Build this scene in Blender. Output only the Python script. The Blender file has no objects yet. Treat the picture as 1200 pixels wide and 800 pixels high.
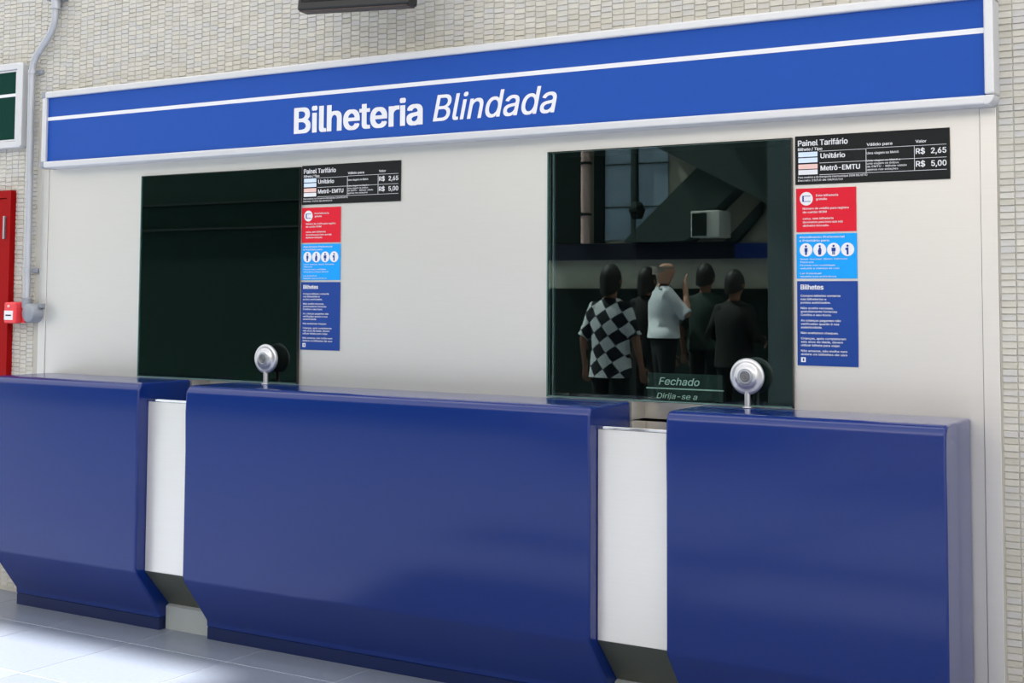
import bpy, bmesh, math, random, os
from mathutils import Vector, Matrix
random.seed(7)
PI = math.pi
S = bpy.context.scene
C = S.collection

# ------------------------------------------------------------------ camera, sky, sun, exposure
CAM_POS = Vector((0.0, -4.2033, 1.3478))
YAW, PITCH, ROLL, FPX, PPY = 0.5540, 0.0615, 0.0054, 1606.15, 250.2
fwd = Vector((-math.sin(YAW) * math.cos(PITCH), math.cos(YAW) * math.cos(PITCH), math.sin(PITCH)))
rgt = Vector((math.cos(YAW), math.sin(YAW), 0))
upv = rgt.cross(fwd)
r_ = math.cos(ROLL) * rgt + math.sin(ROLL) * upv
u_ = -math.sin(ROLL) * rgt + math.cos(ROLL) * upv
cam_data = bpy.data.cameras.new('camera')
cam = bpy.data.objects.new('camera', cam_data); C.objects.link(cam)
M3 = Matrix((r_, u_, -fwd)).transposed()
cam.matrix_world = Matrix.Translation(CAM_POS) @ M3.to_4x4()
cam_data.sensor_width = 36; cam_data.lens = FPX * 36 / 1200
cam_data.shift_y = -(400 - PPY) / 1200
cam_data.clip_end = 200
S.camera = cam

world = bpy.data.worlds.new('sky'); S.world = world; world.use_nodes = True
bg = world.node_tree.nodes['Background']
bg.inputs[0].default_value = (1.0, 0.985, 0.965, 1); bg.inputs[1].default_value = 1.15

sun_data = bpy.data.lights.new('sun', 'SUN'); sun = bpy.data.objects.new('sun', sun_data); C.objects.link(sun)
sun_data.energy = 11.0; sun_data.angle = math.radians(2.4); sun_data.color = (1, .96, .9)
SUN_DIR = Vector((.70, -.118, -1)).normalized()
sun.rotation_euler = SUN_DIR.to_track_quat('-Z', 'Y').to_euler()
sun.location = (-9, 2, 12)

S.view_settings.view_transform = 'Standard'; S.view_settings.look = 'None'
S.view_settings.gamma = 1; S.view_settings.use_curve_mapping = False
S.view_settings.exposure = 0.57

# ------------------------------------------------------------------ materials
def srgb(r, g, b):
    f = lambda c: (c / 255) / 12.92 if c / 255 <= .04045 else ((c / 255 + .055) / 1.055) ** 2.4
    return (f(r), f(g), f(b), 1)
MATS = {}
def mat(name, col, rough=.5, metal=0., spec=.5, coat=0., var=.06, scale=30., bump=0., bscale=60., stretch=None):
    if name in MATS: return MATS[name]
    m = bpy.data.materials.new(name); m.use_nodes = True
    nt = m.node_tree; b = nt.nodes['Principled BSDF']
    b.inputs['Roughness'].default_value = rough; b.inputs['Metallic'].default_value = metal
    b.inputs['Specular IOR Level'].default_value = spec
    b.inputs['Coat Weight'].default_value = coat; b.inputs['Coat Roughness'].default_value = .08
    tc = nt.nodes.new('ShaderNodeTexCoord'); mp = nt.nodes.new('ShaderNodeMapping')
    nt.links.new(tc.outputs['Object'], mp.inputs[0])
    if stretch: mp.inputs['Scale'].default_value = stretch
    no = nt.nodes.new('ShaderNodeTexNoise'); no.inputs['Scale'].default_value = scale; no.inputs['Detail'].default_value = 3
    nt.links.new(mp.outputs[0], no.inputs['Vector'])
    mr = nt.nodes.new('ShaderNodeMapRange')
    mr.inputs['To Min'].default_value = 1 - var; mr.inputs['To Max'].default_value = 1 + var
    nt.links.new(no.outputs['Fac'], mr.inputs['Value'])
    mx = nt.nodes.new('ShaderNodeVectorMath'); mx.operation = 'SCALE'
    mx.inputs[0].default_value = col[:3]
    nt.links.new(mr.outputs[0], mx.inputs['Scale']); nt.links.new(mx.outputs[0], b.inputs['Base Color'])
    if bump:
        n2 = nt.nodes.new('ShaderNodeTexNoise'); n2.inputs['Scale'].default_value = bscale
        nt.links.new(mp.outputs[0], n2.inputs['Vector'])
        bp = nt.nodes.new('ShaderNodeBump'); bp.inputs['Strength'].default_value = bump; bp.inputs['Distance'].default_value = .01
        nt.links.new(n2.outputs['Fac'], bp.inputs['Height']); nt.links.new(bp.outputs[0], b.inputs['Normal'])
    MATS[name] = m
    return m

def tile_mat(name, cols, rough=.45):
    m = bpy.data.materials.new(name); m.use_nodes = True; nt = m.node_tree; b = nt.nodes['Principled BSDF']
    b.inputs['Roughness'].default_value = rough
    g = nt.nodes.new('ShaderNodeNewGeometry'); oi = nt.nodes.new('ShaderNodeObjectInfo')
    ad = nt.nodes.new('ShaderNodeMath'); ad.operation = 'ADD'; fr = nt.nodes.new('ShaderNodeMath'); fr.operation = 'FRACT'
    nt.links.new(g.outputs['Random Per Island'], ad.inputs[0]); nt.links.new(oi.outputs['Random'], ad.inputs[1])
    nt.links.new(ad.outputs[0], fr.inputs[0])
    cr = nt.nodes.new('ShaderNodeValToRGB'); nt.links.new(fr.outputs[0], cr.inputs[0])
    e = cr.color_ramp.elements
    while len(e) < len(cols): e.new(.5)
    for k, c in enumerate(cols): e[k].position = k / (len(cols) - 1); e[k].color = c
    tc = nt.nodes.new('ShaderNodeTexCoord'); no = nt.nodes.new('ShaderNodeTexNoise'); no.inputs['Scale'].default_value = 55
    nt.links.new(tc.outputs['Object'], no.inputs['Vector'])
    mr = nt.nodes.new('ShaderNodeMapRange'); mr.inputs['To Min'].default_value = .88; mr.inputs['To Max'].default_value = 1.1
    nt.links.new(no.outputs['Fac'], mr.inputs['Value'])
    mx = nt.nodes.new('ShaderNodeVectorMath'); mx.operation = 'SCALE'
    nt.links.new(cr.outputs[0], mx.inputs[0]); nt.links.new(mr.outputs[0], mx.inputs['Scale'])
    nt.links.new(mx.outputs[0], b.inputs['Base Color'])
    MATS[name] = m
    return m

mat('steel', (.70, .68, .655, 1), rough=.42, metal=.75, var=.03, scale=6, stretch=(1, 1, 40))
mat('steel_box', (.79, .772, .745, 1), rough=.32, metal=.55, var=.03, scale=5, stretch=(1, 1, 40))
mat('steel_mirror', (.72, .72, .72, 1), rough=.07, metal=1.)
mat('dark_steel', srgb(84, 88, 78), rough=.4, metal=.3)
mat('chrome', (.52, .53, .57, 1), rough=.28, metal=.75, var=.02)
mat('alu', (.60, .61, .64, 1), rough=.38, metal=.3, var=.02)
mat('counter_blue', srgb(8, 37, 106), rough=.20, spec=.40, coat=.15, var=.05, scale=1.6, bump=.05, bscale=3.0)
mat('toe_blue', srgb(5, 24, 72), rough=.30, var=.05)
mat('sign_blue', srgb(20, 72, 160), rough=.6, spec=.25, var=.03, scale=40)
mat('sign_green', srgb(0, 52, 43), rough=.7, spec=.1, var=.03)
mat('white_print', (.70, .71, .75, 1), rough=.5, var=.01)
mat('black_print', srgb(12, 15, 17), rough=.5, spec=.25, var=.03)
mat('red_print', srgb(206, 20, 44), rough=.6, spec=.25, var=.05)
mat('cyan_print', srgb(8, 150, 232), rough=.6, spec=.25, var=.04)
mat('navy_print', srgb(20, 60, 138), rough=.6, spec=.25, var=.04)
mat('pink_print', srgb(226, 188, 182), rough=.5)
mat('pale_blue_print', srgb(206, 222, 246), rough=.5)
mat('red_paint', srgb(146, 0, 3), rough=.6, spec=.12, var=.06)
mat('red_plastic', srgb(222, 60, 68), rough=.35, var=.05)
mat('grey_box', srgb(140, 146, 156), rough=.45, metal=.2)
mat('galv', srgb(176, 180, 188), rough=.4, metal=.35, var=.05)
mat('black_plastic', srgb(14, 16, 17), rough=.35)
mat('brown_plastic', srgb(60, 48, 44), rough=.5)
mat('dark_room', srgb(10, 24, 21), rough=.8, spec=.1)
mat('plaque', srgb(30, 52, 50), rough=.5)
mat('plaque_text', srgb(246, 255, 252), rough=.5)
mat('mortar', srgb(178, 175, 167), rough=.9)
mat('plinth', srgb(150, 156, 158), rough=.5)
mat('joint', srgb(184, 190, 202), rough=.8)
mat('white_paint', srgb(225, 224, 220), rough=.6)
mat('concrete', srgb(150, 150, 145), rough=.8, var=.1, scale=3)
mat('opp_beige', srgb(205, 200, 186), rough=.8, var=.06, scale=4)
mat('opp_dark', srgb(34, 46, 44), rough=.8, spec=.2)
mat('opp_green', srgb(38, 78, 68), rough=.8)
mat('opp_dark2', srgb(70, 84, 82), rough=.8)
mat('opp_pane', srgb(176, 196, 216), rough=.2)
mat('opp_column', srgb(112, 128, 134), rough=.7)
mat('opp_navy', srgb(18, 26, 52), rough=.6)
mat('opp_blue', srgb(30, 62, 150), rough=.6)
tile_mat('wall_tile', [srgb(180, 177, 167), srgb(191, 188, 179), srgb(184, 183, 182), srgb(195, 192, 183), srgb(183, 181, 173)])
tile_mat('floor_tile', [srgb(112, 121, 138), srgb(119, 127, 142), srgb(115, 124, 140)], rough=.34)

def glass_mat():
    m = bpy.data.materials.new('tinted_glass'); m.use_nodes = True; nt = m.node_tree
    for n in list(nt.nodes): nt.nodes.remove(n)
    out = nt.nodes.new('ShaderNodeOutputMaterial'); mix = nt.nodes.new('ShaderNodeMixShader')
    fr = nt.nodes.new('ShaderNodeFresnel'); fr.inputs[0].default_value = 1.58
    tr = nt.nodes.new('ShaderNodeBsdfTransparent'); tr.inputs[0].default_value = (.80, .89, .87, 1)
    gl = nt.nodes.new('ShaderNodeBsdfGlossy'); gl.inputs['Roughness'].default_value = .0; gl.inputs[0].default_value = (.80, .95, .92, 1)
    nt.links.new(fr.outputs[0], mix.inputs[0]); nt.links.new(tr.outputs[0], mix.inputs[1]); nt.links.new(gl.outputs[0], mix.inputs[2])
    nt.links.new(mix.outputs[0], out.inputs[0])
    MATS['glass'] = m
glass_mat()
mat('glass_edge', srgb(88, 120, 118), rough=.2)

# ------------------------------------------------------------------ mesh helpers
class MB:
    def __init__(s): s.v = []; s.f = []; s.sm = []
    def add(s, vs, fs, smooth=False):
        o = len(s.v); s.v += [tuple(p) for p in vs]; s.f += [tuple(i + o for i in f) for f in fs]; s.sm += [smooth] * len(fs); return s
    def box(s, x0, x1, y0, y1, z0, z1):
        vs = [(x, y, z) for x in (x0, x1) for y in (y0, y1) for z in (z0, z1)]
        return s.add(vs, [(0, 1, 3, 2), (4, 6, 7, 5), (0, 4, 5, 1), (2, 3, 7, 6), (0, 2, 6, 4), (1, 5, 7, 3)])
    def prism_x(s, prof, x0, x1):            # prof: list of (y,z)
        n = len(prof); vs = [(x0, y, z) for y, z in prof] + [(x1, y, z) for y, z in prof]
        fs = [(i, (i + 1) % n, n + (i + 1) % n, n + i) for i in range(n)] + [tuple(range(n))[::-1], tuple(range(n, 2 * n))]
        return s.add(vs, fs)
    def prism_y(s, prof, y0, y1):            # prof: list of (x,z)
        n = len(prof); vs = [(x, y0, z) for x, z in prof] + [(x, y1, z) for x, z in prof]
        fs = [(i, (i + 1) % n, n + (i + 1) % n, n + i) for i in range(n)] + [tuple(range(n))[::-1], tuple(range(n, 2 * n))]
        return s.add(vs, fs)
    def tube(s, pts, r, n=14, smooth=True):
        pts = [Vector(p) for p in pts]; rings = []; side = None
        rr = r if isinstance(r, (list, tuple)) else [r] * len(pts)
        for i, p in enumerate(pts):
            d = (pts[min(i + 1, len(pts) - 1)] - pts[max(i - 1, 0)]).normalized()
            ref = Vector((0, 1, 0)) if abs(d.y) < .9 else Vector((1, 0, 0))
            a = d.cross(ref).normalized(); b = d.cross(a)
            rings.append([p + rr[i] * (math.cos(2 * PI * k / n) * a + math.sin(2 * PI * k / n) * b) for k in range(n)])
        vs = [q for rg in rings for q in rg]
        fs = [(i * n + k, i * n + (k + 1) % n, (i + 1) * n + (k + 1) % n, (i + 1) * n + k) for i in range(len(pts) - 1) for k in range(n)]
        s.add(vs, fs, smooth)
        return s.add(rings[0], [tuple(range(n))]).add(rings[-1], [tuple(range(n))[::-1]])
    def lathe(s, prof, c, axis='y', n=32):   # prof: (radius, offset along axis)
        c = Vector(c); vs = []
        for r, t in prof:
            for k in range(n):
                a, b = r * math.cos(2 * PI * k / n), r * math.sin(2 * PI * k / n)
                vs.append(c + (Vector((a, t, b)) if axis == 'y' else Vector((a, b, t)) if axis == 'z' else Vector((t, a, b))))
        fs = [(i * n + k, i * n + (k + 1) % n, (i + 1) * n + (k + 1) % n, (i + 1) * n + k) for i in range(len(prof) - 1) for k in range(n)]
        s.add(vs, fs, True)
        if prof[0][0] > 1e-6: s.add(vs[:n], [tuple(range(n))])
        if prof[-1][0] > 1e-6: s.add(vs[-n:], [tuple(range(n))])
        return s
    def mesh(s, name, m):
        me = bpy.data.meshes.new(name); me.from_pydata(s.v, [], s.f)
        me.polygons.foreach_set('use_smooth', s.sm)
        bm = bmesh.new(); bm.from_mesh(me); bmesh.ops.recalc_face_normals(bm, faces=bm.faces); bm.to_mesh(me); bm.free()
        me.materials.append(MATS[m] if isinstance(m, str) else m); me.update(); return me
    def build(s, name, m, parent=None, bevel=0., seg=2):
        o = bpy.data.objects.new(name, s.mesh(name, m)); C.objects.link(o)
        if parent: put(o, parent)
        if bevel:
            b = o.modifiers.new('bevel', 'BEVEL'); b.width = bevel; b.segments = seg; b.limit_method = 'ANGLE'; b.angle_limit = math.radians(35)
        return o
def put(o, parent):
    o.parent = parent; o.matrix_parent_inverse = wm(parent).inverted()
def wm(o):
    m = Matrix.LocRotScale(o.location, o.rotation_euler, o.scale)
    return (wm(o.parent) @ o.matrix_parent_inverse @ m) if o.parent else m
def tag(o, label, cat, group=None):
    o['label'] = label; o['category'] = cat
    if group: o['group'] = group
    return o
def thing(name, label, cat, loc, group=None):
    o = bpy.data.objects.new(name, None); C.objects.link(o); o.location = loc; o.empty_display_size = .1
    return tag(o, label, cat, group)
def struct(o): o['kind'] = 'structure'; return o
def structure(name, loc=(0, 0, 0)):
    o = bpy.data.objects.new(name, None); C.objects.link(o); o.location = loc; return struct(o)

# ------------------------------------------------------------------ lettering (glyph outlines become thin flat print)
FONT = None
try:
    fp = os.path.join(bpy.utils.system_resource('DATAFILES', path='fonts'), 'Inter.woff2')   # typeface bundled with Blender itself
    if os.path.exists(fp): FONT = bpy.data.fonts.load(fp)
except Exception:
    FONT = None
def glyph_polys(body, shear=0.):
    """outlines of a line of text filled by non-zero winding into trapezoids"""
    cu = bpy.data.curves.new('txt', 'FONT'); cu.body = body; cu.size = 1; cu.shear = shear
    if FONT: cu.font = FONT
    ob = bpy.data.objects.new('txt', cu); C.objects.link(ob)
    dg = bpy.context.evaluated_depsgraph_get(); dg.update()
    oe = ob.evaluated_get(dg); src = oe.to_curve(dg); loops = []
    for sp in src.splines:
        bp = sp.bezier_points; n = len(bp); pl = []
        for i in range(n):
            p0, p1, p2, p3 = bp[i].co, bp[i].handle_right, bp[(i + 1) % n].handle_left, bp[(i + 1) % n].co
            straight = abs((p3 - p0).cross(p1 - p0).z) < 1e-6 and abs((p3 - p0).cross(p2 - p0).z) < 1e-6
            for k in range(1 if straight else 5):
                t = k / 5; q = p0 * (1 - t) ** 3 + p1 * (3 * t * (1 - t) ** 2) + p2 * (3 * t * t * (1 - t)) + p3 * t ** 3
                pl.append((q.x, q.y))
        loops.append(pl)
    oe.to_curve_clear(); bpy.data.objects.remove(ob); bpy.data.curves.remove(cu)
    loops.sort(key=lambda l: min(p[0] for p in l)); groups = []; right = -9
    for l in loops:
        if min(p[0] for p in l) < right - 1e-4: groups[-1].append(l)
        else: groups.append([l])
        right = max(right, max(p[0] for p in l))
    V, F = [], []
    for g in groups:
        E_ = []
        for l in g:
            for i in range(len(l)):
                (x0, y0), (x1, y1) = l[i], l[(i + 1) % len(l)]
                if abs(y1 - y0) > 1e-7: E_.append((x0, y0, x1, y1, 1) if y1 > y0 else (x1, y1, x0, y0, -1))
        ys = {round(q, 6) for e in E_ for q in (e[1], e[3])}
        for i in range(len(E_)):
            a = E_[i]
            for j in range(i):
                b = E_[j]
                if a[1] >= b[3] or b[1] >= a[3]: continue
                lo, hi = max(a[1], b[1]), min(a[3], b[3])
                X = lambda e, y: e[0] + (e[2] - e[0]) * (y - e[1]) / (e[3] - e[1])
                d0, d1 = X(a, lo) - X(b, lo), X(a, hi) - X(b, hi)
                if d0 * d1 < -1e-14: ys.add(round(lo + (hi - lo) * d0 / (d0 - d1), 6))
        ys = sorted(ys)
        for lo, hi in zip(ys, ys[1:]):
            if hi - lo < 2e-6: continue
            mid = (lo + hi) / 2; act = []
            for e in E_:
                if e[1] < mid < e[3]:
                    f = (e[2] - e[0]) / (e[3] - e[1]); act.append((e[0] + f * (mid - e[1]), e[0] + f * (lo - e[1]), e[0] + f * (hi - e[1]), e[4]))
            act.sort(); w = 0
            for q in range(len(act)):
                if w == 0: start = act[q]
                w += act[q][3]
                if w == 0:
                    k = len(V); V += [Vector((start[1], lo, 0)), Vector((act[q][1], lo, 0)), Vector((act[q][2], hi, 0)), Vector((start[2], hi, 0))]; F.append((k, k + 1, k + 2, k + 3))
    return V, F
def plain_text(body, offset=0.):
    cu = bpy.data.curves.new('txt', 'FONT'); cu.body = body; cu.size = 1; cu.offset = offset; cu.resolution_u = 1
    if FONT: cu.font = FONT
    ob = bpy.data.objects.new('txt', cu); me = ob.to_mesh()
    V = [v.co.copy() for v in me.vertices]; F = [tuple(p.vertices) for p in me.polygons]
    ob.to_mesh_clear(); bpy.data.objects.remove(ob); bpy.data.curves.remove(cu)
    return V, F
CAPH = .727 if FONT else .70
Hv, Hf = plain_text('H'); CAPH = max(v.y for v in Hv) - min(v.y for v in Hv)
def text_mesh(lines, y, name, m, parent, small=False):
    """lines: (text, x0, baseline z, cap height, width or None, weight, shear, fine); the weight thickens by overprinting"""
    V, F = [], []
    for t, x0, z0, h, w, wt, sh, fine in lines:
        v, f = glyph_polys(t, sh) if fine else plain_text(t)
        if not v: continue
        mn, mx = min(p.x for p in v) - wt, max(p.x for p in v) + wt
        kz = h / CAPH; kx = w / (mx - mn) if w else kz * .93
        spots = [(0, 0)] if wt < .005 else [(-wt, 0), (wt, 0)] if not fine else [(-wt, wt * .4), (wt, wt * .4), (-wt, -wt * .4), (wt, -wt * .4), (0, 0)]
        for q, (dx, dz) in enumerate(spots):
            k = len(V); V += [(x0 + (p.x + dx - mn) * kx, y - q * .00006 - p.z, z0 + (p.y + dz) * kz) for p in v]; F += [tuple(i + k for i in q) for q in f]
    me = bpy.data.meshes.new(name); me.from_pydata(V, [], F); me.materials.append(MATS[m]); me.update()
    o = bpy.data.objects.new(name, me); C.objects.link(o); put(o, parent)
    if small: o['kind'] = 'stuff'
    return o

# ================================================================== SETTING
# measured layout (metres, ticket wall = plane y 0)
PX0, PX1 = -5.14, -.908            # steel cladding
WZ0, WZ1 = 1.003, 1.866            # windows
W1 = (-4.484, -3.590); W2 = (-2.447, -1.5405)
GAP1 = (-4.171, -3.912); GAP2 = (-2.120, -1.852)
WALL_TOP = 4.2

def holed(x0, x1, z0, z1, holes, y0, y1):
    """slab with rectangular holes"""
    xs = sorted({x0, x1, *[h[0] for h in holes], *[h[1] for h in holes]}); zs = sorted({z0, z1, *[h[2] for h in holes], *[h[3] for h in holes]})
    mb = MB()
    inside = lambda a, b: any(h[0] < a < h[1] and h[2] < b < h[3] for h in holes)
    nx, nz = len(xs) - 1, len(zs) - 1
    solid = lambda i, j: 0 <= i < nx and 0 <= j < nz and not inside((xs[i] + xs[i + 1]) / 2, (zs[j] + zs[j + 1]) / 2)
    for i in range(nx):
        for j in range(nz):
            if not solid(i, j): continue
            a, b, c, d = xs[i], xs[i + 1], zs[j], zs[j + 1]
            mb.add([(a, y0, c), (b, y0, c), (b, y0, d), (a, y0, d)], [(0, 1, 2, 3)])
            mb.add([(a, y1, c), (b, y1, c), (b, y1, d), (a, y1, d)], [(3, 2, 1, 0)])
            if not solid(i - 1, j): mb.add([(a, y0, c), (a, y0, d), (a, y1, d), (a, y1, c)], [(0, 1, 2, 3)])
            if not solid(i + 1, j): mb.add([(b, y0, c), (b, y0, d), (b, y1, d), (b, y1, c)], [(3, 2, 1, 0)])
            if not solid(i, j - 1): mb.add([(a, y0, c), (a, y1, c), (b, y1, c), (b, y0, c)], [(0, 1, 2, 3)])
            if not solid(i, j + 1): mb.add([(a, y0, d), (a, y1, d), (b, y1, d), (b, y0, d)], [(3, 2, 1, 0)])
    return mb
wins = [(W1[0] + .01, W1[1] - .004, WZ0 + .004, WZ1 - .004), (W2[0] + .006, W2[1] - .004, WZ0 + .004, WZ1 - .004)]
trays = [(GAP1[0], GAP1[1], .936, 1.0), (GAP2[0], GAP2[1], .936, 1.0)]
allh = [(a, b, c if True else 0, d) for a, b, c, d in wins] + trays
wall_back = struct(holed(-16, 6, -.02, WALL_TOP, [(a, b, .936, d) for a, b, c, d in wins], .004, .14).build('wall_back', 'mortar'))

# small glazed strip tiles on the wall, column by column
TW, TH, TG = .0445, .0200, .0012
tiles = []
rt = random.Random(3)
x = -7.4
while x < .9:
    off = rt.uniform(0, TH); z = off
    while z < 3.6:
        cx, cz = x + TW / 2, z + TH / 2
        if not (PX0 - TW * .5 < cx < PX1 + TW * .5 and cz < 2.2) and not (cx < -5.36 and cz < 1.82 and cx > -6.2):
            tiles.append((cx, cz, TW / 2 - TG / 2 + rt.uniform(-.0007, .0004), TH / 2 - TG / 2 + rt.uniform(-.0010, .0005), rt.uniform(-.0020, .0020), rt.uniform(-.03, .03)))
        z += TH
    x += TW
def to_px(x, y, z):
    d = Vector((x, y, z)) - CAM_POS; k = d.dot(fwd)
    return 600 + FPX * d.dot(r_) / k, PPY - FPX * d.dot(u_) / k, k
def shown(t):
    u, v, k = to_px(t[0], 0, t[1])
    hid = PX0 - .02 < t[0] < PX1 + .012 and t[1] < 2.285
    return -6 < u < 1206 and -6 < v < 806 and not hid
near = sorted([t for t in tiles if shown(t)], key=lambda t: to_px(t[0], 0, t[1])[2])[:300]
nset = set(near)
def tile_geo(mb, cx, cz, hx, hz, dy, tilt, e=.003):
    y0, y1 = .0042, dy * .5 + .0006
    a = [(cx - hx, y0, cz - hz), (cx + hx, y0, cz - hz), (cx + hx, y0, cz + hz), (cx - hx, y0, cz + hz)]
    hx2, hz2 = hx - e * .5, hz - e * .5
    b = [(cx - hx2, y1 + tilt * .03, cz - hz2), (cx + hx2, y1, cz - hz2), (cx + hx2, y1 - tilt * .03, cz + hz2), (cx - hx2, y1, cz + hz2)]
    mb.add(a + b, [(4, 5, 6, 7), (0, 1, 5, 4), (1, 2, 6, 5), (2, 3, 7, 6), (3, 0, 4, 7)])
mb = MB(); tile_geo(mb, 0, 0, TW / 2 - TG / 2, TH / 2 - TG / 2, 0, 0)
tile_me = mb.mesh('tile', 'wall_tile')
for t in near:
    o = bpy.data.objects.new('tile', tile_me); C.objects.link(o); put(o, wall_back)
    o.location = (t[0], t[4] * .5, t[1]); o.scale = (t[2] / (TW / 2 - TG / 2), 1, t[3] / (TH / 2 - TG / 2)); o.rotation_euler = (t[5], 0, t[5] * .5)
mb = MB()
for t in tiles:
    if t not in nset: tile_geo(mb, *t)
o = mb.build('small_wall_tiles', 'wall_tile', wall_back); o['kind'] = 'stuff'

# floor of square slabs
floor = struct(MB().box(-18, 7, -9.6, .012, -.12, -.0012).build('floor', 'joint'))
FX, FY, FP = -4.110, -.365, .505
slab = MB().add([(sx * .2498, sy * .2498, 0) for sx, sy in ((-1, -1), (1, -1), (1, 1), (-1, 1))] + [(sx * .2503, sy * .2503, -.0012) for sx, sy in ((-1, -1), (1, -1), (1, 1), (-1, 1))],
                [(0, 1, 2, 3), (4, 5, 1, 0), (5, 6, 2, 1), (6, 7, 3, 2), (7, 4, 0, 3)])
slab_me = slab.mesh('floor_slab', 'floor_tile')
rest = MB()
for i in range(-26, 21):
    for j in range(-17, 1):
        cx, cy = FX + (i + .5) * FP, FY + (j + .5) * FP
        if cy > -.1: 
            rest.add([(cx - .2498, FY + .002, 0), (cx + .2498, FY + .002, 0), (cx + .2498, -.004, 0), (cx - .2498, -.004, 0)], [(0, 1, 2, 3)]); continue
        if -5 <= i <= 8 and j >= -4:
            o = bpy.data.objects.new('floor_slab', slab_me); C.objects.link(o); put(o, floor); o.location = (cx, cy, 0)
        else:
            rest.add([(v[0] + cx, v[1] + cy, v[2]) for v in slab.v], slab.f)
o = rest.build('distant_floor_slabs', 'floor_tile', floor); o['kind'] = 'stuff'

# unseen roof added to bound the sun patch and shape daylight, booth behind the glass
ceil = structure('light_shaping_roof', (0, -4.7, WALL_TOP))
def roof_mat():
    m = bpy.data.materials.new('translucent_roof'); m.use_nodes = True; nt = m.node_tree
    b = nt.nodes['Principled BSDF']; nt.nodes.remove(b)
    tr = nt.nodes.new('ShaderNodeBsdfTranslucent'); tr.inputs[0].default_value = (.80, .79, .77, 1)
    df = nt.nodes.new('ShaderNodeBsdfDiffuse'); df.inputs[0].default_value = (.8, .8, .78, 1)
    mx = nt.nodes.new('ShaderNodeMixShader'); mx.inputs[0].default_value = .35
    nt.links.new(tr.outputs[0], mx.inputs[1]); nt.links.new(df.outputs[0], mx.inputs[2]); nt.links.new(mx.outputs[0], nt.nodes['Material Output'].inputs[0])
    MATS['roof'] = m
roof_mat()
for k in range(11):
    a = -6.42 + k * 1.22
    for y0, y1 in ((-9.5, -4.4), (-.68, .14)):           # an open strip lets the sun onto the concourse floor
        MB().add([(a, y0, WALL_TOP), (a + 1.16, y0, WALL_TOP), (a + 1.16, y1, WALL_TOP), (a, y1, WALL_TOP)], [(0, 1, 2, 3)]).build('light_shaping_panel', 'roof', ceil)
    MB().box(a + 1.17, a + 1.21, -9.5, .14, WALL_TOP - .10, WALL_TOP - .002).build('roof_beam', 'white_paint', ceil)
MB().box(-6.42, 7, -1.54, -1.22, WALL_TOP - .30, WALL_TOP - .11).build('shadow_caster', 'white_paint', ceil)  # unseen beam added to drop a shadow band on the floor
booth = structure('wall_booth')
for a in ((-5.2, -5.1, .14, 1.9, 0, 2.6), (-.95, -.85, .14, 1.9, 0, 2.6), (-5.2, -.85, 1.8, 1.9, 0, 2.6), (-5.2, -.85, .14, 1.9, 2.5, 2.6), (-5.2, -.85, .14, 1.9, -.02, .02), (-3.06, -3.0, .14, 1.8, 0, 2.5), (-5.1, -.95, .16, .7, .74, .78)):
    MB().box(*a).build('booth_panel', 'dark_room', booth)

# ------------------------------------------------------------------ steel cladding
clad = thing('steel_cladding', 'brushed stainless steel cladding sheet around both dark ticket windows', 'wall cladding', ((PX0 + PX1) / 2, 0, .06))
hol = wins + trays
holed(-5.09, -.957, .06, 1.9225, hol, 0, .0038).build('center_sheet', 'steel', clad)
for a, b in ((PX0, -5.0915), (-.9555, PX1)):
    MB().box(a, b, -.003, .0038, .06, 1.9225).build('edge_strip', 'steel', clad, .0015)
MB().box(PX0, PX1, -.004, .0038, 0, .058).build('plinth', 'plinth', clad)

# ------------------------------------------------------------------ ticket windows
def window(n, w, recess):
    r = structure('window_%d' % n, ((w[0] + w[1]) / 2, 0, WZ0))
    MB().box(w[0] + .004, w[1] - .002, -.010, -.0085, WZ0 + .004, WZ1 - .001).build('pane', 'glass', r)
    MB().box(w[0], w[0] + .004, -.012, .0, WZ0, WZ1).build('glass_edge', 'glass_edge', r)
    MB().box(w[0], w[1], -.012, .0, WZ0, WZ0 + .004).build('glass_edge', 'glass_edge', r)
    MB().box(w[1] - .0025, w[1], -.012, .0, WZ0, WZ1).build('gasket', 'black_plastic', r)
    MB().box(w[0], w[1], -.012, .0, WZ1 - .0025, WZ1).build('gasket', 'black_plastic', r)
    MB().box(w[0] + .016, w[0] + .022, .0, .012, WZ0, WZ1).build('inner_bead', 'grey_box', r)
    return r
for k, (a, b, c, d) in enumerate(wins):      # dark lining of the wall opening
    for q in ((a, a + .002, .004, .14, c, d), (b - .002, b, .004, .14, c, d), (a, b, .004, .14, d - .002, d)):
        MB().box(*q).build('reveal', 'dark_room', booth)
window(1, W1, .02); window(2, W2, .02)

# ================================================================== COUNTERS
D, T, BZ, TZ = -.295, -.158, .252, .068
def counter(x0, x1, label):
    t = thing('service_counter', label, 'counter', ((x0 + x1) / 2, (D) / 2, 0), 'blue service counters below the ticket windows')
    prof = [(-.0045, 1.0)]
    R = .036
    for k in range(9):
        a = PI / 2 * k / 8; prof.append((D + R - R * math.sin(a), 1 - R + R * math.cos(a)))
    prof += [(D - .004, .9), (D, .75), (D, BZ + .012), (D + .006, BZ - .006), (T - .002, TZ + .006), (T, TZ - .004), (T, .045), (-.0045, .045)]
    o = MB().prism_x(prof, x0, x1).build('shell', 'counter_blue', t, .010, 4)
    for p in o.data.polygons: p.use_smooth = True
    o.modifiers['bevel'].harden_normals = True
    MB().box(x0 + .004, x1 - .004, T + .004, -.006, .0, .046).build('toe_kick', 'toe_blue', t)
    return t
counter(-5.05, GAP1[0], 'glossy dark blue counter at left end beside the red cabinet')
counter(GAP1[1], GAP2[0], 'wide glossy dark blue counter spanning between the two steel tray cabinets')
counter(GAP2[1], -.994, 'glossy dark blue counter at right end below the price board')

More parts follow.
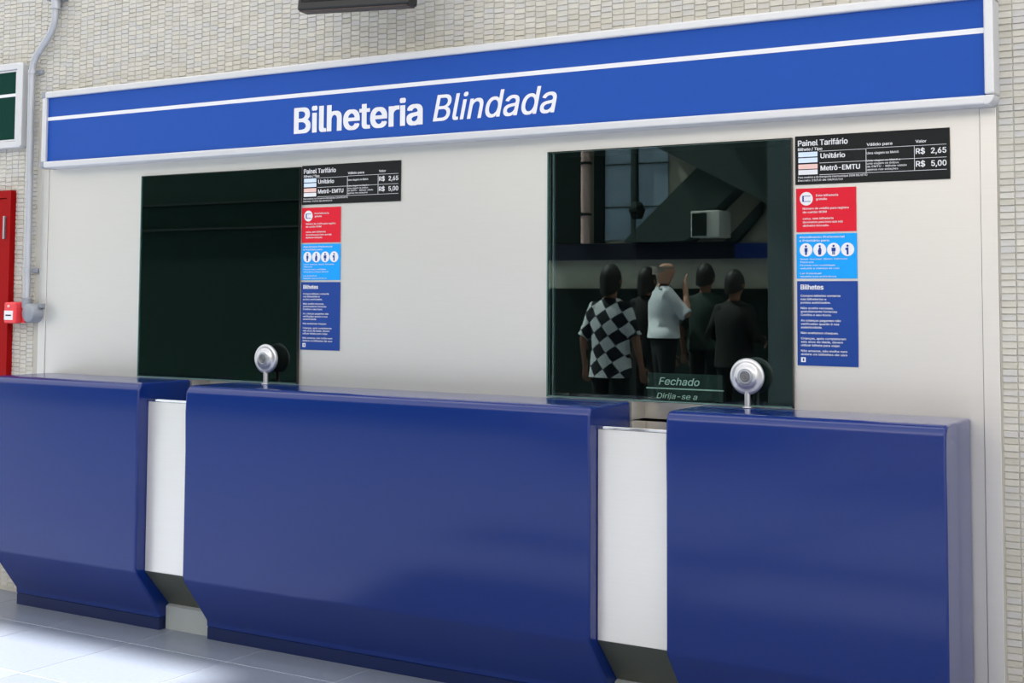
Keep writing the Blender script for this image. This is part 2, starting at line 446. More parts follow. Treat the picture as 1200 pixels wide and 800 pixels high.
def tray_cabinet(g, label):
    x0, x1 = g[0] + .002, g[1] - .002
    t = thing('tray_cabinet', label, 'cabinet', ((x0 + x1) / 2, -.12, 0), 'steel tray cabinets between the blue counters')
    f = -.243
    MB().prism_x([(-.0045, .925), (f, .925), (f, BZ), (-.0045, BZ)], x0, x1).build('body', 'steel_box', t, .002)
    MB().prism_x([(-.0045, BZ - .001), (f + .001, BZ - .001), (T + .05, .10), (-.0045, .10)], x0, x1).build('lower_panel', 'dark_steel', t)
    MB().box(x0, x1, f - .004, .10, .926, .936).build('ledge', 'steel_mirror', t, .0015)
    rc = MB().box(x0, x0 + .003, .0, .10, .937, .999).box(x1 - .003, x1, .0, .10, .937, .999).box(x0, x1, .10, .104, .926, 1.0).box(x0, x1, .0, .104, .999, 1.002).build('tray_recess', 'steel_box', t)
    MB().prism_x([(T + .035, .0), (T + .035, .092), (T + .05, .099), (-.004, .099), (-.004, 0)], x0, x1).build('toe_plate', 'plinth', t)
tray_cabinet(GAP1, 'narrow stainless steel tray cabinet between the left and the wide blue counters')
tray_cabinet(GAP2, 'narrow stainless steel tray cabinet beneath the Fechado plaque, left of right counter')

# ------------------------------------------------------------------ intercoms
def intercom(x, label):
    y = -.046
    t = thing('intercom', label, 'intercom', (x, y, 1.0), 'round metal intercoms on the counters')
    MB().lathe([(.0, .0), (.017, .0), (.017, .003), (.012, .005), (0, .005)], (x, y, 1.0005), 'z', 24).build('base_flange', 'chrome', t)
    MB().tube([(x, y, 1.004), (x, y, 1.052)], .0095, 16).build('post', 'chrome', t)
    b = MB().lathe([(0, .008), (.050, .008), (.057, .004), (.0585, -.002), (.055, -.007), (.047, -.0085), (.040, -.0085), (.036, -.013), (.030, -.017), (.024, -.0185)], (x, y, 1.101), 'y', 48).build('speaker_body', 'chrome', t)
    MB().lathe([(.026, -.0175), (.026, -.0200), (.023, -.0215), (.0, -.0205)], (x, y, 1.101), 'y', 32).build('center_cap', 'grey_box', t)
    MB().lathe([(0, .0105), (.053, .0105), (.054, .0085), (0, .0085)], (x, y, 1.101), 'y', 40).build('back_plate', 'white_paint', t)
    g = MB()
    for r in (.005, .011, .017): g.lathe([(r, -.0213), (r + .001, -.0222), (r + .002, -.0213)], (x, y, 1.101), 'y', 28)
    g.build('grille_ring', 'chrome', t)
intercom(-3.722, 'round metal intercom on a short post before the left window')
intercom(-1.681, 'round metal intercom on a short post before the right window')

# ------------------------------------------------------------------ plaque inside the right window
t = thing('closed_plaque', 'dark green plaque reading Fechado, Dirija-se a, behind the right window', 'sign', (-1.93, .012, WZ0 + .006))
MB().box(-2.064, -1.790, .0115, .016, WZ0 + .006, 1.098).build('plate', 'plaque', t)
text_mesh([('Fechado', -2.022, 1.060, .024, .150, .012, .25, True)], .0108, 'lettering', 'plaque_text', t)
text_mesh([('Dirija-se a', -2.030, 1.014, .018, .150, .010, .25, True)], .0108, 'lettering', 'plaque_text', t)
MB().box(-2.068, -1.786, .0102, .0112, 1.0455, 1.0495).build('rule', 'plaque_text', t)

# ================================================================== SIGN BAND
SX0, SX1, SZ0, SZ1 = -5.037, -.925, 1.951, 2.240
t = thing('station_sign', 'long blue sign band reading Bilheteria Blindada above the ticket windows', 'sign', ((SX0 + SX1) / 2, -.03, SZ0))
MB().box(SX0 - .01, SX1 + .01, -.060, -.002, SZ0 - .01, SZ1 + .01).build('panel', 'sign_blue', t)
FW = .028
def rail(x0, x1, z0, z1):
    return MB().box(x0, x1, -.074, .010, z0, z1).build('frame_rail', 'alu', t, .006, 3)
rail(SX0 - .012, SX1 + .004, SZ1, SZ1 + FW); rail(SX0 - .012, SX1 + .004, SZ0 - FW, SZ0)
rail(SX0 - FW, SX0, SZ0 - .004, SZ1 + .004); rail(SX1, SX1 + FW, SZ0 + .002, SZ1 - .002)
for cx, cz, sx, sz in ((SX1, SZ0, 1, -1), (SX1, SZ1, 1, 1)):
    pr = [(cx + .001, cz)] + [(cx + sx * (FW + .001) * math.sin(a), cz + sz * (FW + .001) * math.cos(a)) for a in [PI / 2 * k / 8 for k in range(9)]]
    MB().prism_y(pr, -.075, .01).build('frame_corner', 'alu', t, .003)
for cz in (SZ0 - FW * .5, SZ1 + FW * .5):
    MB().box(SX0 - FW - .004, SX0 - .008, -.076, .01, cz - FW * .55, cz + FW * .55).build('frame_corner', 'grey_box', t, .004)
MB().box(SX0, SX1, -.0612, -.0598, 2.137, 2.153).build('stripe', 'white_print', t)
text_mesh([('Bilheteria', -3.582, 1.994, .099, .626, .026, 0, True)], -.0612, 'bold_lettering', 'white_print', t)
text_mesh([('Blindada', -2.910, 2.000, .096, .530, .010, .22, True)], -.0612, 'italic_lettering', 'white_print', t)

# green sign at the left edge
t = thing('green_sign', 'green sign panel with white stripe in an aluminium frame, left edge', 'sign', (-5.8, -.03, 2.05))
gx1, gz0, gz1 = -5.305, 2.072, 2.389
MB().box(-6.4, gx1 + .004, -.026, -.004, gz0 - .006, gz1 + .006).build('panel', 'sign_green', t)
MB().box(-6.43, -5.262, -.036, .003, gz1 + .009, gz1 + .042).build('frame_rail', 'alu', t, .005, 3)
MB().box(-6.43, -5.262, -.036, .003, gz0 - .040, gz0 - .009).build('frame_rail', 'alu', t, .005, 3)
MB().box(-6.4, gx1 + .010, -.030, .003, gz1, gz1 + .008).build('frame_bead', 'alu', t, .001)
MB().box(-6.4, gx1 + .010, -.030, .003, gz0 - .008, gz0).build('frame_bead', 'alu', t, .001)
MB().box(gx1, gx1 + .010, -.030, .003, gz0, gz1).build('frame_bead', 'alu', t, .001)
MB().box(gx1 + .014, -5.250, -.038, .003, gz0 - .034, gz1 + .036).build('frame_rail', 'alu', t, .006, 3)
MB().box(-6.43, -6.402, -.036, .003, gz0 - .006, gz1 + .006).build('frame_rail', 'alu', t, .005, 3)
MB().box(-6.4, gx1, -.0275, -.0258, 2.273, 2.287).build('stripe', 'white_print', t)

# ================================================================== NOTICES
def board(x0, z1, where):
    """black price board, 0.485 x 0.157"""
    w, h = .487, .156
    t = thing('price_board', 'black price board reading Painel Tarifário with ticket prices, ' + where, 'sign', (x0 + w / 2, 0, z1 - h), 'black price boards')
    MB().box(x0, x0 + w, -.004, -.0005, z1 - h, z1).build('plate', 'black_print', t)
    Y = -.0046; big = []; little = []
    L = lambda s, fx, fz, ch, wd, wt=.02: (s, x0 + fx * w, z1 - fz * h, ch, wd * w if wd else None, wt, 0, ch > .008)
    for ln in ([L('Painel Tarifário', .02, .205, .0175, .335, .022), L('Bilhete / Tipo', .02, .305, .0088, .165, .02),
               L('Unitário', .172, .475, .0150, .165, .022), L('Metrô-EMTU', .172, .725, .0150, .262, .022),
               L('Válido para', .478, .275, .0085, .165, .02), L('Uma viagem no Metrô', .478, .445, .0075, .205, .015),
               L('Uma viagem no Metrô e', .478, .590, .006, .215, .01), L('uma viagem no ônibus', .478, .650, .006, .205, .01), L('da EMTU - Bilhete válido', .478, .710, .006, .255, .01), L('apenas nas estações', .478, .770, .006, .20, .01),
               L('Valor', .79, .265, .0085, .068, .02), L('R$', .79, .485, .0165, .058, .022), L('2,65', .885, .485, .0165, .095, .022),
               L('R$', .79, .735, .0165, .058, .022), L('5,00', .885, .735, .0165, .095, .022),
               L('Para usuários e do transporte intermunicipal (SEM BILHETE)', .02, .870, .006, .46, .01), L('Decreto 15/10 de 08/02/10', .02, .935, .006, .30, .01)]):
        (big if ln[3] > .012 else little).append(ln)
    for ln in big: text_mesh([ln], Y, 'lettering', 'white_print', t)
    text_mesh(little, Y, 'small_print', 'white_print', t, True)
    r = MB()
    for fz, a, b in ((.335, .165, .478), (.325, .478, .98), (.575, .165, .98), (.815, .165, .98)):
        z = z1 - fz * h; r.box(x0 + a * w, x0 + b * w, -.0045, -.004, z, z + .0012)
    for fx in (.472, .780):
        r.box(x0 + fx * w, x0 + fx * w + .0014, -.0045, -.004, z1 - .815 * h, z1 - .33 * h)
    r.build('table_rule', 'white_print', t)
    for fz, m in ((.335, 'pale_blue_print'), (.455, 'pale_blue_print'), (.585, 'pink_print'), (.700, 'white_print')):
        MB().box(x0 + .022 * w, x0 + .152 * w, -.0045, -.004, z1 - (fz + .098) * h, z1 - fz * h).build('ticket_swatch', m, t)

def para(x0, z, lead, cap, lines, wt=.012):
    """lines: (text, width); '' is a half line gap"""
    out = []
    for s, wd in lines:
        if not s: z -= lead * .62; continue
        out.append((s, x0, z - cap, cap, wd, wt, 0, False)); z -= lead
    return out
def red_notice(x0, z1, where):
    w, h = .195, .139
    t = thing('red_notice', 'red notice with white round ticket emblem under the price board, ' + where, 'sign', (x0 + w / 2, 0, z1 - h), 'red notices')
    MB().box(x0, x0 + w, -.0035, -.0005, z1 - h, z1).build('plate', 'red_print', t)
    MB().lathe([(.0215, 0), (.0215, .0006), (0, .0006)], (x0 + .034, -.0044, z1 - .033), 'y', 32).build('emblem_disc', 'white_print', t)
    e = MB(); ex, ez = x0 + .034, z1 - .033
    e.box(ex - .012, ex + .014, -.0050, -.0044, ez + .0075, ez + .0095).box(ex - .012, ex + .014, -.0050, -.0044, ez - .0095, ez - .0075).box(ex - .013, ex - .008, -.0050, -.0044, ez - .0095, ez + .0095)
    e.build('emblem_ticket', 'navy_print', t)
    text_mesh(para(x0 + .066, z1 - .020, .0115, .0068, [('Esta bilheteria', .072), ('gratuito', .036)]) +
              para(x0 + .022, z1 - .061, .0115, .0066, [('Número de crédito para registro', .150), ('do cartão BOM', .078)]) +
              para(x0 + .022, z1 - .093, .0112, .0066, [('caixa, sem bilheteria', .100), ('devolvemos para troco que seja', .130), ('dinheiro trocado.', .086)]), -.0041, 'small_print', 'white_print', t, True)
def cyan_notice(x0, z1, where):
    w, h = .196, .142
    t = thing('cyan_notice', 'light blue notice with four round person pictograms, ' + where, 'sign', (x0 + w / 2, 0, z1 - h), 'light blue notices')
    MB().box(x0, x0 + w, -.0035, -.0005, z1 - h, z1).build('plate', 'cyan_print', t)
    text_mesh(para(x0 + .010, z1 - .007, .0112, .0066, [('Atendimento Preferencial', .148), ('e Prioritário para:', .100)]) +
              para(x0 + .012, z1 - .0775, .0098, .005, [('Idosos  Gestantes  Obesos  Deficientes', .155), ('físicos', .045), ('Pessoas com mobilidade', .115), ('reduzida e crianças de colo', .128), ('', 0), ('Lei Estadual', .07), ('respeite esta preferência', .118)], .006), -.0041, 'small_print', 'white_print', t, True)
    for k in range(4):
        cx, cz = x0 + .032 + k * .0450, z1 - .051
        d = MB().lathe([(.0212, 0), (.0212, .0006), (0, .0006)], (cx, -.0044, cz), 'y', 28).build('pictogram_disc', 'white_print', t)
        p = MB().lathe([(.0036, 0), (.0036, .0005), (0, .0005)], (cx, -.0050, cz + .0115), 'y', 12)
        if k == 0: p.box(cx - .005, cx + .005, -.005, -.0044, cz - .006, cz + .006).box(cx - .003, cx + .003, -.005, -.0044, cz - .016, cz - .006)
        elif k == 1: p.prism_y([(cx - .002, cz + .007), (cx + .003, cz + .007), (cx + .006, cz - .002), (cx + .004, cz - .016), (cx - .004, cz - .016), (cx - .006, cz - .004)], -.005, -.0044)
        elif k == 2: p.box(cx - .0065, cx + .0065, -.005, -.0044, cz - .005, cz + .006).box(cx - .004, cx - .001, -.005, -.0044, cz - .016, cz - .005).box(cx + .001, cx + .004, -.005, -.0044, cz - .016, cz - .005)
        else: p.box(cx - .003, cx + .003, -.005, -.0044, cz - .016, cz + .006).box(cx - .007, cx - .003, -.005, -.0044, cz - .002, cz + .005)
        p.build('pictogram', 'navy_print', d)
def navy_notice(x0, z1, where):
    w, h = .196, .267
    t = thing('navy_notice', 'dark blue notice headed Bilhetes with white paragraphs, ' + where, 'sign', (x0 + w / 2, 0, z1 - h), 'dark blue notices')
    MB().box(x0, x0 + w, -.0035, -.0005, z1 - h, z1).build('plate', 'navy_print', t)
    L = [('Bilhetes', x0 + .012, z1 - .0265, .0150, .075, .022, 0, True)]
    L += para(x0 + .012, z1 - .0430, .0108, .0065, [('Compre bilhetes somente', .130), ('nas bilheterias e', .084), ('postos autorizados.', .098), ('', 0), ('Não aceite recusas,', .106), ('gratuitamente forneceu', .118), ('Confira o seu troco.', .100), ('', 0), ('As crianças pagantes não', .130), ('verificadas quanto à sua', .124), ('autenticidade.', .070), ('', 0), ('Não aceitamos cheques.', .122), ('', 0), ('Crianças, após completarem', .146), ('seis anos de idade, devem', .136), ('utilizar bilhete para viajar.', .128), ('', 0), ('Não amasse, não molhe nem', .150), ('dobre os bilhetes de uso', .150)])
    text_mesh(L[:1], -.0041, 'lettering', 'white_print', t)
    text_mesh(L[1:], -.0041, 'small_print', 'white_print', t, True)
    e = MB().box(x0 + .012, x0 + .027, -.0045, -.0035, z1 - h + .011, z1 - h + .026).build('emblem', 'white_print', t)
    MB().box(x0 + .018, x0 + .0225, -.005, -.0045, z1 - h + .014, z1 - h + .023).build('emblem_mark', 'navy_print', e)
for x0, where in ((-3.583, 'right of the left window'), (-1.529, 'right of the right window')):
    board(x0 - .002, 1.870, where); red_notice(x0, 1.7015, where); cyan_notice(x0, 1.5565, where); navy_notice(x0 + .001, 1.4065, where)

# ================================================================== LEFT EDGE FITTINGS
t = thing('fire_cabinet', 'bright red metal fire cabinet on the tiled wall, left edge', 'cabinet', (-5.7, 0, .2))
cx0, cx1, cz1 = -6.1, -5.318, 1.835
holed(cx0, cx1, .25, cz1, [(cx0 + .04, cx1 - .026, .29, cz1 - .035)], -.030, .012).build('frame', 'red_paint', t, .002)
MB().box(cx0 + .042, cx1 - .028, -.024, .0, .292, cz1 - .037).build('door', 'red_paint', t, .003)
MB().box(cx1 - .041, cx1 - .033, -.040, -.024, 1.608, 1.716).build('handle', 'chrome', t, .003)

t = thing('conduit', 'galvanised conduit pipe bending down the tiled wall beside the green sign', 'pipe', (-5.19, -.03, 1.33))
pts = [(-5.189, -.03, 1.336), (-5.190, -.03, 1.8), (-5.194, -.03, 2.330)]
def bez(a, b, c, n=6): return [tuple((1 - k / n) ** 2 * Vector(a) + 2 * k / n * (1 - k / n) * Vector(b) + (k / n) ** 2 * Vector(c)) for k in range(n + 1)]
pts += bez((-5.194, -.03, 2.36), (-5.194, -.03, 2.425), (-5.155, -.03, 2.462)) + bez((-5.098, -.03, 2.520), (-5.048, -.03, 2.565), (-5.045, -.03, 2.62)) + [(-5.040, -.03, 2.72), (-5.04, -.03, 3.2)]
MB().tube(pts, .0155, 16).build('pipe', 'galv', t)
MB().tube([(-5.041, -.03, 2.655), (-5.04, -.03, 2.70)], .022, 16).build('coupling', 'galv', t)
MB().box(-5.09, -4.99, -.05, .01, 2.695, 2.76).build('elbow_box', 'grey_box', t, .006)
for z, dx in ((2.378, 0), (1.462, 0)):
    px = -5.192
    MB().tube([(px, -.03, z - .009), (px, -.03, z + .009)], .0185, 16).build('clamp', 'galv', t)
    MB().box(px + .014, px + .048, -.016, .010, z - .010, z + .010).build('clamp_foot', 'grey_box', t, .003)

t = thing('junction_box', 'grey rounded conduit box at the foot of the pipe beside the red alarm', 'electrical box', (-5.15, -.03, 1.22))
MB().lathe([(.0, -.058), (.034, -.058), (.043, -.050), (.045, .0), (.045, .011)], (-5.150, 0, 1.268), 'y', 28).build('body', 'grey_box', t)
MB().tube([(-5.189, -.03, 1.29), (-5.189, -.03, 1.335)], .021, 16).build('hub', 'grey_box', t)
MB().box(-5.112, -5.092, -.03, .008, 1.292, 1.312).build('lug', 'grey_box', t, .003)
t = thing('fire_alarm', 'small red fire alarm call point with white label beside grey conduit box', 'alarm', (-5.23, -.04, 1.21))
MB().box(-5.290, -5.186, -.040, -.028, 1.222, 1.318).build('back_plate', 'red_plastic', t, .004)
MB().box(-5.284, -5.204, -.078, -.038, 1.220, 1.316).build('housing', 'red_plastic', t, .008, 3)
MB().box(-5.279, -5.220, -.0795, -.077, 1.236, 1.278).build('label_plate', 'white_print', t)
MB().box(-5.268, -5.232, -.0803, -.0790, 1.254, 1.260).build('label_line', 'black_print', t)
MB().lathe([(.0, -.004), (.006, -.004), (.007, 0)], (-5.250, -.078, 1.298), 'y', 16).build('button', 'pink_print', t)

# black monitor box at the top edge
t = thing('hanging_monitor', 'black monitor hanging in front of the tiled wall above the sign', 'monitor', (-3.1, -.3, 2.43))
m = MB().box(0, .52, -.030, .030, 0, .36).build('housing', 'black_plastic', t, .008)
b2 = MB().box(.02, .50, -.0325, -.029, .03, .34).build('screen', 'black_print', t)
b3 = MB().box(.01, .51, -.024, .024, -.004, .004).build('bottom_edge', 'brown_plastic', t)
for q in (m, b2, b3):
    q.location = (-3.385, -.255, 2.424); q.rotation_euler = (math.radians(-3), math.radians(3.4), 0)
    q.matrix_parent_inverse = wm(t).inverted()
MB().tube([(-3.1, -.29, 2.78), (-3.1, -.29, 4.19)], .02, 12).build('hanger_pole', 'grey_box', t)

# ================================================================== OPPOSITE SIDE OF THE CONCOURSE (seen only as reflection in the glass)
OY = -9.5
struct(MB().box(-8.0, 7, OY - .2, OY, 0, 4.2).build('wall_front', 'opp_beige'))
struct(MB().box(-18, -8.0, OY - .2, OY, 0, 5).build('wall_passage', 'opp_green'))
struct(MB().box(-8.0, -5.3, OY + .001, OY + .03, 0, 1.46).build('trim_3', 'opp_dark'))
t = thing('opposite_sign', 'dark navy sign band across the opposite wall, reflected in the right window', 'sign', (-6, OY + .05, 1.78))
MB().box(-7.95, -5.63, OY + .002, OY + .10, 1.78, 1.96).build('panel', 'opp_navy', t)
MB().box(-5.628, 2.0, OY + .002, OY + .10, 1.78, 1.94).build('panel', 'opp_blue', t)
w3 = structure('window_3', (-6.83, OY, 2.0))
MB().box(-7.22, -6.875, OY + .002, OY + .02, 2.0, 3.6).build('pane', 'opp_pane', w3)
MB().box(-6.835, -6.44, OY + .002, OY + .02, 2.0, 3.6).build('pane', 'opp_pane', w3)
MB().box(-6.875, -6.835, OY + .002, OY + .06, 2.0, 3.6).build('mullion', 'opp_dark2', w3)
for z in (2.36, 2.84): MB().box(-7.22, -6.44, OY + .002, OY + .035, z, z + .015).build('glazing_bar', 'opp_dark2', w3)
MB().box(-7.34, -7.22, OY + .002, OY + .06, 1.97, 3.6).build('window_frame', 'opp_dark', w3)
struct(MB().box(-8.0, -7.50, OY + .002, OY + .06, 1.97, 4.2).build('trim_1', 'opp_dark'))
t = thing('wall_pipe', 'pale vertical pipe with clamps on the opposite wall, reflected in glass', 'pipe', (-7.43, OY + .06, 1.97))
MB().tube([(-7.43, OY + .09, 1.965), (-7.43, OY + .09, 4.18)], .055, 16).build('pipe', 'pink_print', t)
for z in (2.28, 2.86): MB().tube([(-7.43, OY + .09, z), (-7.43, OY + .09, z + .03)], .07, 16).build('clamp', 'opp_dark', t)
t = thing('painted_shadow', 'dark inclined slab painted as a sun shadow across the opposite wall, reflected in glass', 'painted shadow', (-6.2, OY + .3, 1.97))
MB().prism_y([(-6.85, 1.965), (-6.10, 1.965), (-5.83, 2.24), (-5.508, 2.524), (-5.948, 2.763), (-6.436, 2.332)], OY + .01, OY + .30).build('shadow_slab', 'opp_dark2', t)  # dark slab in place of a diagonal sun shadow on the wall
MB().prism_y([(-5.74, 1.96), (-5.60, 1.96), (-5.33, 2.26), (-5.33, 2.37)], OY + .01, OY + .12).build('shadow_strip', 'opp_dark2', t)  # dark strip for the narrower diagonal shadow
t = thing('painted_shade', 'dark sloping panel painted as shade above the shadow slab, reflected in glass', 'roof', (-6, OY + .2, 3))
MB().prism_y([(-6.436, 3.002), (-5.33, 2.43), (-4.6, 2.07), (-4.6, 4.15), (-6.436, 4.15)], OY + .01, OY + .45).build('shade_slab', 'opp_dark2', t)  # dark panel stands for the shade above the sunlit patches
t = thing('hanging_lamp', 'dark hexagonal lamp on a long rod, reflected in the right window', 'lamp', (-6.58, OY + .5, 2.2))
MB().tube([(-6.58, OY + .5, 2.36), (-6.58, OY + .5, 4.18)], .02, 10).build('rod', 'opp_dark', t)
MB().lathe([(0, -.09), (.06, -.09), (.10, 0), (.06, .09), (0, .09)], (-6.58, OY + .5, 2.29), 'z', 6).build('shade', 'opp_dark', t)
t = thing('air_conditioner', 'pale air conditioner with dark grille above the opposite sign, reflected', 'air conditioner', (-5.98, OY + .3, 1.97))
MB().box(-5.90, -5.58, OY + .31, OY + .62, 1.985, 2.26).build('case', 'white_paint', t, .01)
MB().box(-5.88, -5.72, OY + .615, OY + .63, 2.0, 2.235).build('grille', 'opp_dark', t)
struct(MB().box(-4.93, -4.45, OY + .6, OY + .95, 0, 4.05).build('trim_2', 'opp_column'))
rail_t = thing('passage_rail', 'two dark horizontal rails across the dark green passage wall, reflected in left window', 'rail', (-13, OY + .05, 2))
for z in (2.25, 2.60): MB().box(-17.9, -8.05, OY + .002, OY + .05, z, z + .03).build('rail_bar', 'opp_dark2', rail_t)

# ================================================================== PEOPLE (on the far side of the concourse, mirrored in the right window)
mat('skin_light', srgb(200, 150, 128), rough=.6); mat('skin_tan', srgb(150, 104, 84), rough=.6)
mat('hair_dark', srgb(24, 20, 18), rough=.6); mat('hair_grey', srgb(150, 140, 134), rough=.6)
mat('shirt_white', srgb(222, 224, 232), rough=.8); mat('shirt_green', srgb(44, 60, 56), rough=.85)
mat('jacket_black', srgb(14, 15, 17), rough=.8); mat('trousers_dark', srgb(20, 22, 26), rough=.85)
mat('shirt_plum', srgb(60, 44, 50), rough=.85); mat('shoe', srgb(16, 14, 13), rough=.5); mat('eye_white', srgb(230, 228, 222), rough=.3)
def checker_mat():
    m = bpy.data.materials.new('checked_cloth'); m.use_nodes = True; nt = m.node_tree; b = nt.nodes['Principled BSDF']; b.inputs['Roughness'].default_value = .85
    tc = nt.nodes.new('ShaderNodeTexCoord'); mp = nt.nodes.new('ShaderNodeMapping'); mp.inputs['Rotation'].default_value = (0, .62, 0)
    ck = nt.nodes.new('ShaderNodeTexChecker'); ck.inputs['Scale'].default_value = 10.5
    ck.inputs['Color1'].default_value = srgb(214, 216, 220); ck.inputs['Color2'].default_value = srgb(16, 18, 30)
    mp.inputs['Location'].default_value = (0, .5, 0); mp.inputs['Scale'].default_value = (1, .02, 1)
    nt.links.new(tc.outputs['Object'], mp.inputs[0]); nt.links.new(mp.outputs[0], ck.inputs['Vector']); nt.links.new(ck.outputs[0], b.inputs['Base Color'])
    MATS['checked'] = m
checker_mat()

def person(x, y, face, k, label, arms, shirt, skin, hair, hem, sleeve, girth=1., hairlen=0., bald=False, lean=0.):
    """local frame: faces +y; arms = ((elbow, wrist), (elbow, wrist)) for the -x and +x side; face = turn about z"""
    t = thing('person', label, 'person', (x, y, 0), 'people across the concourse')
    V, R, E = [], [], []
    def vtx(p, r, par=None):
        V.append(Vector(p)); R.append(r if isinstance(r, tuple) else (r, r))
        if par is not None: E.append((par, len(V) - 1))
        return len(V) - 1
    g = girth
    pel = vtx((0, 0, .95), (.150 * g, .105 * g)); wa = vtx((0, .005, 1.10), (.135 * g, .10 * g), pel); ch = vtx((0, 0, 1.30), (.155 * g, .105 * g), wa)
    nb = vtx((0, -.01, 1.435), (.075, .065), ch); nk = vtx((0, .0, 1.50), .052, nb)
    h1 = vtx((0, .02, 1.565), (.066, .078), nk); h2 = vtx((0, .018, 1.635), (.078, .095), h1); h3 = vtx((0, .01, 1.695), (.060, .074), h2)
    vtx((0, .120, 1.605), .012, h2)
    for s, (el, wr) in zip((-1, 1), arms):
        sh = vtx((s * .155 * (.6 + .4 * g), -.005, 1.395), .062, ch)
        e = vtx(el, .042, sh); w = vtx(wr, .027, e)
        d = (Vector(wr) - Vector(el)).normalized()
        sd = d.cross(Vector((0, 1, 0))) if abs(d.y) < .8 else d.cross(Vector((1, 0, 0))); sd.normalize(); nr = sd.cross(d)
        pm = vtx(Vector(wr) + d * .055, (.036, .016), w)
        for q, ln in ((-.027, .066), (-.009, .078), (.009, .082), (.027, .072)):
            f1 = vtx(Vector(wr) + d * .100 + sd * q, .0095, pm); f2 = vtx(Vector(wr) + d * (.100 + ln * .55) + sd * q * 1.15 + nr * .010, .0088, f1); vtx(Vector(wr) + d * (.100 + ln) + sd * q * 1.15 + nr * .030, .0076, f2)
        t1 = vtx(Vector(wr) + d * .045 + sd * -.045, .011, pm); vtx(Vector(wr) + d * .085 + sd * -.062 + nr * .012, .0095, t1)
    for s in (-1, 1):
        hp = vtx((s * .088 * g, 0, .89), .088 * g, pel); kn = vtx((s * .10, .015, .49), .058, hp); an = vtx((s * .105, -.015, .085), .042, kn)
        vtx((s * .118, .135, .030), (.040, .028), an)
    me = bpy.data.meshes.new('skel'); me.from_pydata(V, E, []); ob = bpy.data.objects.new('skel', me); C.objects.link(ob)
    md = ob.modifiers.new('skin', 'SKIN'); md.use_smooth_shade = True
    lay = me.skin_vertices[0].data
    for i, r in enumerate(R): lay[i].radius = r
    lay[0].use_root = True
    sb = ob.modifiers.new('sub', 'SUBSURF'); sb.levels = 2; sb.render_levels = 2
    dg = bpy.context.evaluated_depsgraph_get(); dg.update()
    bme = bpy.data.meshes.new_from_object(ob.evaluated_get(dg)); bpy.data.objects.remove(ob); bme.name = 'body'
    bme.materials.clear()
    for mm in (skin, 'trousers_dark', 'shoe', shirt): bme.materials.append(MATS[mm])
    for p in bme.polygons:
        c = p.center; p.use_smooth = True
        p.material_index = 2 if c.z < .075 else 1 if (c.z < 1.02 and abs(c.x) < .21 * g and c.z > .07 and abs(c.y) < .16) else 3 if (1.0 < c.z < 1.452 and (abs(c.x) < .205 * (.6 + .4 * g) or sleeve > 1) and abs(c.y) < .15) or (1.23 < c.z < 1.46 and abs(c.x) < .27 and abs(c.y) < .14 and sleeve > .5) else 0
    T = Matrix.Translation((x, y, 0)) @ Matrix.Rotation(face, 4, 'Z') @ Matrix.Rotation(lean, 4, 'X') @ Matrix.Scale(k, 4)
    zmin = min(v.co.z for v in bme.vertices)
    T = T @ Matrix.Translation((0, 0, -zmin))
    def part(name, me_):
        me_.transform(T); o = bpy.data.objects.new(name, me_); C.objects.link(o); put(o, t); return o
    part('body', bme)
    # shirt: loft of elliptical rings plus sleeves
    mb = MB(); n = 28
    rings = [(hem, .178 * g, .128 * g), (hem + .10, .168 * g, .122 * g), (1.08, .152 * g, .118 * g), (1.20, .165 * g, .122 * g), (1.32, .182 * g, .122 * g), (1.40, .178 * (.7 + .3 * g), .100), (1.45, .120, .080), (1.475, .068, .066)]
    rings = [r for r in rings if r[0] >= hem and (r[0] == hem or r[0] > hem + .04)]
    vs = [(a * math.cos(2 * PI * q / n), .003 + b * math.sin(2 * PI * q / n), z) for z, a, b in rings for q in range(n)]
    mb.add(vs, [(i * n + q, i * n + (q + 1) % n, (i + 1) * n + (q + 1) % n, (i + 1) * n + q) for i in range(len(rings) - 1) for q in range(n)], True)
    for s, (el, wr) in zip((-1, 1), arms):
        a = Vector((s * .10 * (.6 + .4 * g), -.003, 1.395)); el = Vector(el); wr = Vector(wr)
        pts = [a, a.lerp(el, .3), a.lerp(el, .6)]; rr = [.082, .074, .064]
        if sleeve > 1: pts += [el, el.lerp(wr, .5), el.lerp(wr, .92)]; rr += [.055, .046, .038]
        else: pts += [a.lerp(el, .6 + .4 * sleeve)]; rr += [.064]
        mb.tube(pts, rr, 16)
    part('shirt', mb.mesh('shirt', shirt))
    # hair, ears, eyes, mouth
    hb = MB(); n = 24; m_ = 12; vs = []
    for i in range(m_ + 1):
        for q in range(n):
            th = 2 * PI * q / n; back = .5 - .5 * math.sin(th)
            low = (1.64 - (.085 + hairlen) * back) if not bald else (1.655 - .075 * back)
            top = 1.775 if not bald else 1.655
            f = i / m_; z = top + (low - top) * f
            rad = math.sqrt(max(0, 1 - ((max(z, 1.62) - 1.635) / .145) ** 2)) if not bald else 1.0
            vs.append((.094 * rad * math.cos(th), .008 + .112 * rad * math.sin(th), z))
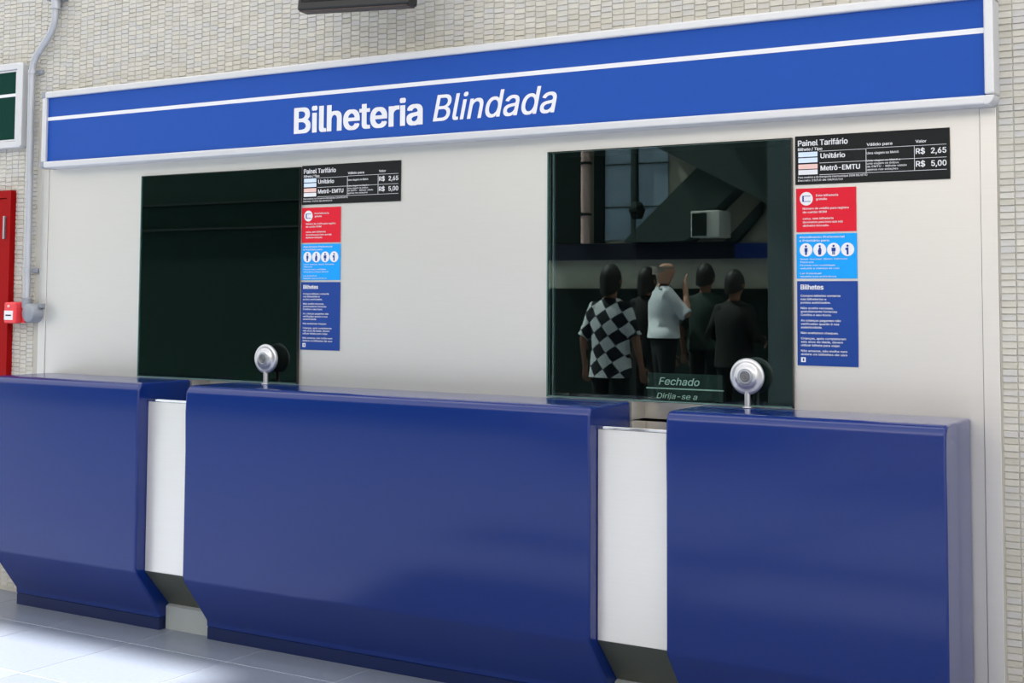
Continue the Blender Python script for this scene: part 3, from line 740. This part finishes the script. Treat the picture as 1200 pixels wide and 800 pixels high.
    hb.add(vs, [(i * n + q, i * n + (q + 1) % n, (i + 1) * n + (q + 1) % n, (i + 1) * n + q) for i in range(m_) for q in range(n)], True)
    if not bald: hb.add(vs[:n], [tuple(range(n))])
    part('hair', hb.mesh('hair', hair))
    for s in (-1, 1):
        part('ear', MB().lathe([(0, -.008), (.016, -.008), (.022, .0), (.014, .008), (0, .008)], (s * .092, .005, 1.615), 'x', 14).mesh('ear', skin))
        part('eye', MB().lathe([(0, -.012), (.009, -.008), (.012, 0), (.009, .008), (0, .012)], (s * .032, .092, 1.645), 'y', 12).mesh('eye', 'eye_white'))
    part('mouth', MB().tube([(-.022, .082, 1.558), (0, .092, 1.556), (.022, .082, 1.558)], .006, 8).mesh('mouth', 'red_print'))
    return t
HANG = lambda s, d=0.: ((s * .245, -.02 + d, 1.13), (s * .265, .05 + d, .90))
BENT = lambda s: ((s * .26, -.03, 1.13), (s * .20, .20, 1.08))
RAISE = lambda s: ((s * .24, .17, 1.19), (s * .09, .19, 1.43))
person(-5.12, -5.60, PI * .98, .92, 'person in black and white checked blouse with dark trousers, reflected in glass', (HANG(-1), HANG(1)), 'checked', 'skin_tan', 'hair_dark', .79, .9, 1.12, .06)
person(-5.95, -7.95, PI * 1.02, .94, 'dark-haired person half hidden between the checked blouse and white shirt, reflected', (HANG(-1), HANG(1)), 'jacket_black', 'skin_tan', 'hair_dark', .85, 2, .95, .08)
person(-5.58, -7.55, PI * 1.28, 1.0, 'balding person in white short-sleeved shirt raising a hand to the face, reflected', (RAISE(-1), HANG(1)), 'shirt_white', 'skin_light', 'hair_grey', .99, .85, 1.18, 0, True)
person(-5.44, -8.20, PI, .96, 'person in dark green shirt standing between white shirt and black jacket, reflected', (HANG(-1), HANG(1)), 'shirt_green', 'skin_tan', 'hair_dark', .90, .9, 1.1, .02)
person(-4.66, -7.05, PI * 1.04, .91, 'person in black jacket with a bent arm nearest the reflected column', (BENT(-1), BENT(1)), 'jacket_black', 'skin_tan', 'hair_dark', .84, 2, 1.2, .02)
